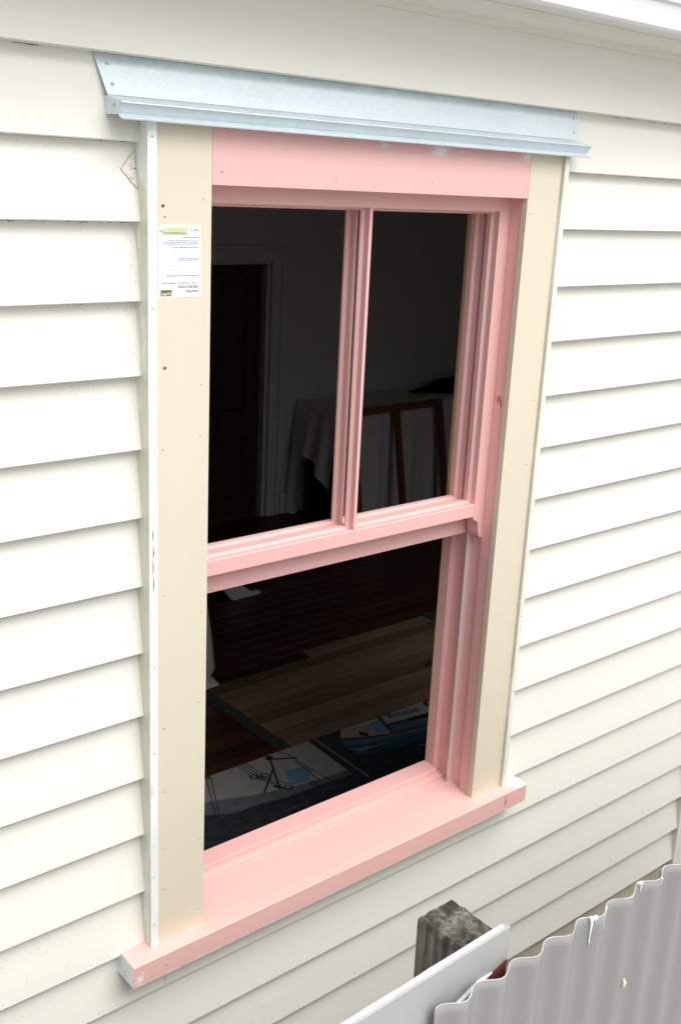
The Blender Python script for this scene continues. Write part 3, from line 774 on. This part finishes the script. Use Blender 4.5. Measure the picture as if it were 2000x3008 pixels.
top = [[cb.verts.new((TX0 + (TX1-TX0)*i/nx, TY0 + (TY1-TY0)*j/ny, TZ + .004*hnoise(i*.2, j*.6) + .004*max(0, hnoise(i*.35+j*.3, j*.2)))) for j in range(ny+1)] for i in range(nx+1)]
for i in range(nx):
    for j in range(ny): cb.faces.new((top[i][j], top[i+1][j], top[i+1][j+1], top[i][j+1]))
def hem(x):
    s_ = (x - TX0)
    return FZ + .03 + .012*math.sin(s_*17)
nz_ = 16; prev = [top[i][0] for i in range(nx+1)]
for k in range(1, nz_+1):
    row = []
    for i in range(nx+1):
        x = TX0 + (TX1-TX0)*i/nx; s_ = k/nz_; z = TZ + (hem(x)-TZ)*s_
        row.append(cb.verts.new((x - .02*s_, TY0 - .012 - fold(x, 1)*s_**.7 - .03*s_, z)))
    for i in range(nx): cb.faces.new((prev[i], row[i], row[i+1], prev[i+1]))
    prev = row
prev = [top[0][j] for j in range(ny+1)]
for k in range(1, nz_+1):
    row = []
    for j in range(ny+1):
        s_ = k/nz_; yy = TY0 + (TY1-TY0)*j/ny; zb_ = -2.44 if j > 9 else -1.955 - .0035*(9-j)**2
        row.append(cb.verts.new((TX0 - .012 - .06*s_ + .03*math.sin(yy*38)*s_, yy, TZ + (zb_-TZ)*s_)))
    for j in range(ny): cb.faces.new((prev[j], prev[j+1], row[j+1], row[j]))
    prev = row
for f in cb.faces: f.smooth = True
tag(obj('dust_sheet', cb, M['cloth'], smooth=True), 'white dust sheet hanging in folds over the long table', 'dust sheet')

fr = thing('timber_frame', 'red brown primed window frame leaning on the sheeted table', 'frame', (4.09, 3.62, FZ))
def lean(bm_):
    for v in bm_.verts:
        v.co.y += -(v.co.z - FZ)*0 + (v.co.z - FZ)*.19
    return bm_
FY = 3.555; ZT = -1.575
obj('top_rail', lean(box(3.63, 4.545, FY, FY+.04, ZT-.046, ZT, .003)), M['frame_red'], fr)
obj('bottom_rail', lean(box(3.681, 4.496, FY, FY+.04, FZ+.002, FZ+.07, .003)), M['frame_red'], fr)
for x0, x1 in ((3.63, 3.68), (4.497, 4.545)): obj('stile', lean(box(x0, x1, FY, FY+.04, FZ+.002, ZT-.0465, .003)), M['frame_red'], fr)
obj('mullion', lean(box(4.065, 4.106, FY, FY+.04, FZ+.0705, ZT-.0465, .003)), M['frame_red'], fr)

def blob(name, pts, mat, label, cat, sub=2):
    bm_ = bmesh.new()
    for (x, y, z, rx, ry, rz) in pts:
        t_ = bmesh.new(); bmesh.ops.create_icosphere(t_, subdivisions=sub, radius=1)
        for v in t_.verts:
            k = 1 + .22*hnoise(v.co.x*2.3+x*9, v.co.y*2.3, v.co.z*2.3)
            v.co = Vector((x + v.co.x*rx*k, y + v.co.y*ry*k, z + max(-1, v.co.z)*rz*k))
        for f in t_.faces: f.smooth = True
        merge(bm_, t_)
    return tag(obj(name, bm_, mat), label, cat)
bb = bmesh.new()                                        # black coat: low sleeve end running into a thicker fold
prof = [(4.60, 4.12, .003, .04), (4.68, 4.10, .012, .07), (4.78, 4.09, .019, .10), (4.86, 4.07, .026, .13), (4.90, 4.06, .045, .15), (5.2, 4.05, .048, .16), (5.45, 4.05, .040, .15), (5.5, 4.05, .008, .10)]
rings = []
for x, y, h, wd in prof:
    rings.append([bb.verts.new((x + .01*hnoise(k, x*9), y + math.cos(a)*wd, TZ + .006 + max(0, math.sin(a))*h*2*(1+.15*hnoise(k*1.3, x*7)))) for k, a in enumerate([i*math.pi/9 for i in range(10)])])
for A, B in zip(rings, rings[1:]):
    for k in range(9): bb.faces.new((A[k], A[k+1], B[k+1], B[k]))
    bb.faces.new((A[9], A[0], B[0], B[9]))
bb.faces.new(rings[0]); bb.faces.new(rings[-1][::-1])
tag(obj('folded_coat', bb, M['black']), 'black folded coat lying on the far end of the sheeted table', 'coat')
blob('rag', [(4.50, 3.99, TZ+.012, .045, .03, .014), (4.575, 3.985, TZ+.012, .035, .03, .016)], M['yellow'], 'small mustard yellow rag on top of the sheeted table', 'rag')

# dust sheet over a trestle at the left, nearer the window
cb = bmesh.new(); lev = [(-1.60, 1.26), (-1.70, 1.335), (-1.95, 1.425), (-2.15, 1.455), (-2.36, 1.478), (-2.405, 1.445), (-2.435, 1.462), (-2.447, 1.515)]
rings = []
for li, (z, x1_) in enumerate(lev):
    s_ = li/len(lev); ring = []
    path = [(.55, 2.13), (.8, 2.13), (1.0, 2.13), (1.15, 2.13), (1.28, 2.13), (x1_-.03, 2.135), (x1_, 2.16), (x1_, 2.3), (x1_, 2.45), (x1_-.01, 2.6), (x1_-.02, 2.75), (x1_-.06, 2.85), (1.1, 2.86), (.8, 2.86), (.55, 2.86)]
    for k, (x, y) in enumerate(path):
        fo = .018*math.sin(k*2.4 + 1.3*li)*s_
        ring.append(cb.verts.new((x + fo, y + fo*.7, z)))
    rings.append(ring)
for A, B in zip(rings, rings[1:]):
    for k in range(len(A)-1): cb.faces.new((A[k], B[k], B[k+1], A[k+1]))
cb.faces.new(rings[0])
for f in cb.faces: f.smooth = True
tag(obj('dust_sheet', cb, M['cloth'], smooth=True), 'white dust sheet hanging to the floor inside the left edge of the window', 'dust sheet')

bt = thing('spray_bottle', 'small red and amber bottle with a bright cap by the hanging sheet', 'bottle', (1.553, 2.34, FZ))
def lathe(prof, c, n=14):
    bm_ = bmesh.new(); R_ = [[bm_.verts.new((c[0]+r_*math.cos(k*2*math.pi/n), c[1]+r_*math.sin(k*2*math.pi/n), z)) for k in range(n)] for r_, z in prof]
    for A, B in zip(R_, R_[1:]):
        for k in range(n): f = bm_.faces.new((A[k], A[(k+1) % n], B[(k+1) % n], B[k])); f.smooth = True
    bm_.faces.new(R_[0]); bm_.faces.new(R_[-1]); return bm_
obj('body', lathe([(.030, FZ+.001), (.033, FZ+.01), (.033, FZ+.10)], (1.553, 2.34)), M['amber'], bt)
obj('sleeve', lathe([(.0334, FZ+.1002), (.0334, FZ+.165), (.026, FZ+.185)], (1.553, 2.34)), M['red_plastic'], bt)
obj('cap', lathe([(.018, FZ+.1855), (.019, FZ+.205), (.015, FZ+.222), (.005, FZ+.228)], (1.553, 2.34)), M['chrome'], bt)

tf = thing('trestle_foot', 'off white timber foot standing on the dark floorboards', 'trestle', (2.22, 3.05, FZ))
obj('upright', prism([(2.120, FZ+.075), (2.185, FZ+.0), (2.255, FZ+.0), (2.262, FZ+.10), (2.275, FZ+.26), (2.205, FZ+.26), (2.17, FZ+.16)], 3.03, 3.062, 'y', .002), M['white_timber'], tf)
obj('toe', prism([(2.2555, FZ+.001), (2.385, FZ+.001), (2.390, FZ+.018), (2.33, FZ+.022), (2.2605, FZ+.075)], 3.031, 3.061, 'y', .002), M['white_timber'], tf)
obj('spreader', box(2.263, 2.40, 3.034, 3.058, FZ+.115, FZ+.15, .002), M['white_timber'], tf)

tag(obj('floor_strip', box(1.352, 1.418, 1.35, 2.12, FZ+.0004, FZ+.004, .0012), M['felt']), 'dark felt strip along the left end of the worn boards', 'floor strip')
tag(obj('floor_strip', box(2.975, 3.05, 1.42, 2.27, FZ+.0004, FZ+.004, .0012), M['felt']), 'dark felt strip along the right end of the worn boards', 'floor strip')
blob('leaf_litter', [(2.53, 1.715, FZ+.006, .035, .02, .007), (2.575, 1.74, FZ+.006, .03, .018, .008)], M['felt'], 'dark scrap lying on the worn floorboards at the right', 'scrap')

# printed sheets on the floor under the window
ZF = FZ + .0045
def fpoly(bm_, pts, lvl, mi): poly([(x, y, ZF + .0006*lvl) for x, y in pts], bm_, mi)
def fline(bm_, a, c, wd, lvl, mi):
    a = Vector(a); c = Vector(c); d = (c-a).normalized(); n = Vector((-d.y, d.x))*wd/2
    fpoly(bm_, [tuple(a+n), tuple(c+n), tuple(c-n), tuple(a-n)], lvl, mi)
def fring(bm_, c, r_, lvl, mi, wd=.005):
    n = 12
    for k in range(n):
        a0, a1 = k*2*math.pi/n, (k+1)*2*math.pi/n
        fpoly(bm_, [(c[0]+q*math.cos(a), c[1]+q*math.sin(a)) for q, a in ((r_, a0), (r_, a1), (r_-wd, a1), (r_-wd, a0))], lvl, mi)
bn = thing('printed_sheet', 'off white printed sheet of ship rigging and a blue flag on the floor', 'printed sheet', (1.1, 1.1, FZ), 'printed sheets on the floor')
obj('backing', prism([(.35, .45), (1.492, .45), (1.492, 1.125), (1.508, 1.453), (.35, 1.462)], FZ+.0008, FZ+.0045, 'z'), M['navy'], bn)
b = bmesh.new()
fpoly(b, [(.36, 1.4615), (1.505, 1.452), (1.489, 1.164), (1.312, 1.171), (1.083, 1.22), (.923, 1.279), (.858, 1.299), (.36, 1.42)], 1, 0)
fpoly(b, [(.36, 1.42), (.858, 1.299), (.923, 1.279), (1.083, 1.22), (1.312, 1.171), (1.489, 1.164), (1.487, 1.121), (1.315, 1.136), (1.156, 1.140), (1.05, 1.16), (.905, 1.172), (.811, 1.222), (.36, 1.33)], 1, 1)
fpoly(b, [(1.262, 1.31), (1.361, 1.285), (1.360, 1.241), (1.304, 1.191), (1.236, 1.196), (1.227, 1.216)], 2, 2)
for a, c, wd in (((1.280, 1.436), (1.164, 1.205), .009), ((1.233, 1.345), (1.09, 1.215), .009), ((1.255, 1.428), (1.375, 1.362), .011), ((1.359, 1.40), (1.334, 1.148), .005), ((1.358, 1.333), (1.376, 1.139), .005),
                 ((1.122, 1.455), (1.125, 1.333), .004), ((1.138, 1.455), (1.138, 1.31), .004), ((1.155, 1.454), (1.152, 1.288), .004), ((1.170, 1.451), (1.164, 1.247), .004), ((.964, 1.447), (.846, 1.201), .004), ((.985, 1.447), (.862, 1.20), .004), ((1.34, 1.452), (1.365, 1.395), .004),
                 ((1.132, 1.325), (1.19, 1.22), .004), ((1.15, 1.32), (1.23, 1.20), .004), ((1.16, 1.24), (1.175, 1.2), .02), ((1.262, 1.438), (1.29, 1.425), .03)):
    fline(b, a, c, wd, 3, 3)
for c, r_ in (((1.132, 1.342), .02), ((1.176, 1.326), .018), ((1.147, 1.325), .014), ((1.199, 1.194), .02), ((1.303, 1.160), .018), ((.970, 1.448), .012)): fring(b, c, r_, 3, 3, .007)
for i in range(16):
    x = random.uniform(.6, 1.45); y = random.uniform(.95, 1.13) - .1*(x-1.4)*0; L = random.uniform(.03, .12)
    fline(b, (x, y), (x+L, y-.03*L+random.uniform(-.006, .006)), random.uniform(.002, .006), 2, 1)
obj('print', b, [M['sail'], M['greyblue'], M['skyblue'], M['navy']], bn)

ps = thing('printed_sheet', 'blue printed sheet of racing yachts on the floor at the right', 'printed sheet', (2.0, 1.1, FZ), 'printed sheets on the floor')
obj('backing', prism([(1.4935, .45), (2.75, .45), (2.75, 1.437), (1.5095, 1.452), (1.4935, 1.125)], FZ+.0008, FZ+.0045, 'z'), M['navy'], ps)
b = bmesh.new()
fpoly(b, [(1.519, 1.06), (1.536, 1.448), (1.547, 1.448), (1.531, 1.06)], 1, 9)
fpoly(b, [(1.640, 1.388), (1.694, 1.4485), (1.911, 1.439), (1.860, 1.291), (1.801, 1.311), (1.742, 1.331)], 1, 7)
fpoly(b, [(1.820, 1.406), (1.906, 1.432), (1.861, 1.305), (1.803, 1.331)], 2, 5)
fpoly(b, [(1.924, 1.438), (2.735, 1.436), (2.735, 1.27), (2.115, 1.305), (1.896, 1.364)], 1, 0)
fpoly(b, [(1.896, 1.360), (2.735, 1.262), (2.735, 1.18), (2.049, 1.246), (1.87, 1.29)], 1, 4)
fpoly(b, [(1.913, 1.4385), (1.924, 1.4380), (1.876, 1.287), (1.860, 1.291)], 3, 3)
fline(b, (1.895, 1.358), (2.70, 1.265), .014, 3, 3)
fpoly(b, [(1.600, 1.385), (1.640, 1.386), (1.742, 1.328), (1.86, 1.288), (2.70, 1.17), (2.70, 1.02), (2.0, 1.10), (1.70, 1.17), (1.606, 1.21)], 2, 3)
fpoly(b, [(1.605, 1.344), (1.762, 1.30), (2.011, 1.222), (2.45, 1.16), (2.40, 1.09), (1.961, 1.164), (1.721, 1.181), (1.609, 1.22)], 3, 8)
fpoly(b, [(1.623, 1.366), (1.762, 1.306), (2.049, 1.246), (2.017, 1.215), (1.951, 1.226), (1.749, 1.276), (1.685, 1.280), (1.615, 1.33)], 4, 4)
fpoly(b, [(1.602, 1.289), (1.659, 1.265), (1.766, 1.23), (1.719, 1.232), (1.642, 1.245)], 5, 9)
fline(b, (1.70, 1.30), (2.10, 1.215), .006, 6, 9); fline(b, (1.85, 1.285), (2.25, 1.21), .012, 5, 3); fline(b, (1.93, 1.34), (2.05, 1.27), .004, 4, 3)
for i in range(14):
    x = random.uniform(1.62, 2.2); y = 1.30 - .22*(x-1.62) - random.uniform(.02, .12); L = random.uniform(.02, .07)
    fline(b, (x, y), (x+L, y-.2*L+random.uniform(-.008, .008)), random.uniform(.003, .009), 6, random.choice((9, 3, 8)))
fpoly(b, [(1.749, 1.390), (1.756, 1.372), (1.772, 1.350), (1.752, 1.322), (1.741, 1.325), (1.742, 1.345), (1.726, 1.352)], 4, 3)
fpoly(b, [(1.961, 1.434), (2.134, 1.404), (2.120, 1.373), (1.950, 1.402)], 3, 10)
cc = (2.262, 1.402)
fpoly(b, [(cc[0]+.085*math.cos(k*math.pi/8), cc[1]+.040*math.sin(k*math.pi/8)) for k in range(16) if True][:16], 3, 11)
fpoly(b, [(cc[0]+.058*math.cos(k*math.pi/8), cc[1]+.027*math.sin(k*math.pi/8)) for k in range(16)], 4, 0)
obj('print', b, [M['sail'], M['greyblue'], M['skyblue'], M['navy'], M['hullblue'], M['skyblue'], M['greyblue'], M['peach'], M['teal'], M['foam'], M['plateblue'], M['maroon']], ps)
text_mesh('FOSTERS', .036, M['sail'], ps, (1.972, 1.404, ZF+.0028), (1, -.172, 0), (.28, 1, 0), width=.142, bold=.0006)
text_mesh('K', .040, M['navy'], ps, (cc[0]-.05, cc[1]-.013, ZF+.0032), (1, -.1, 0), (.2, 1, 0), bold=.001)
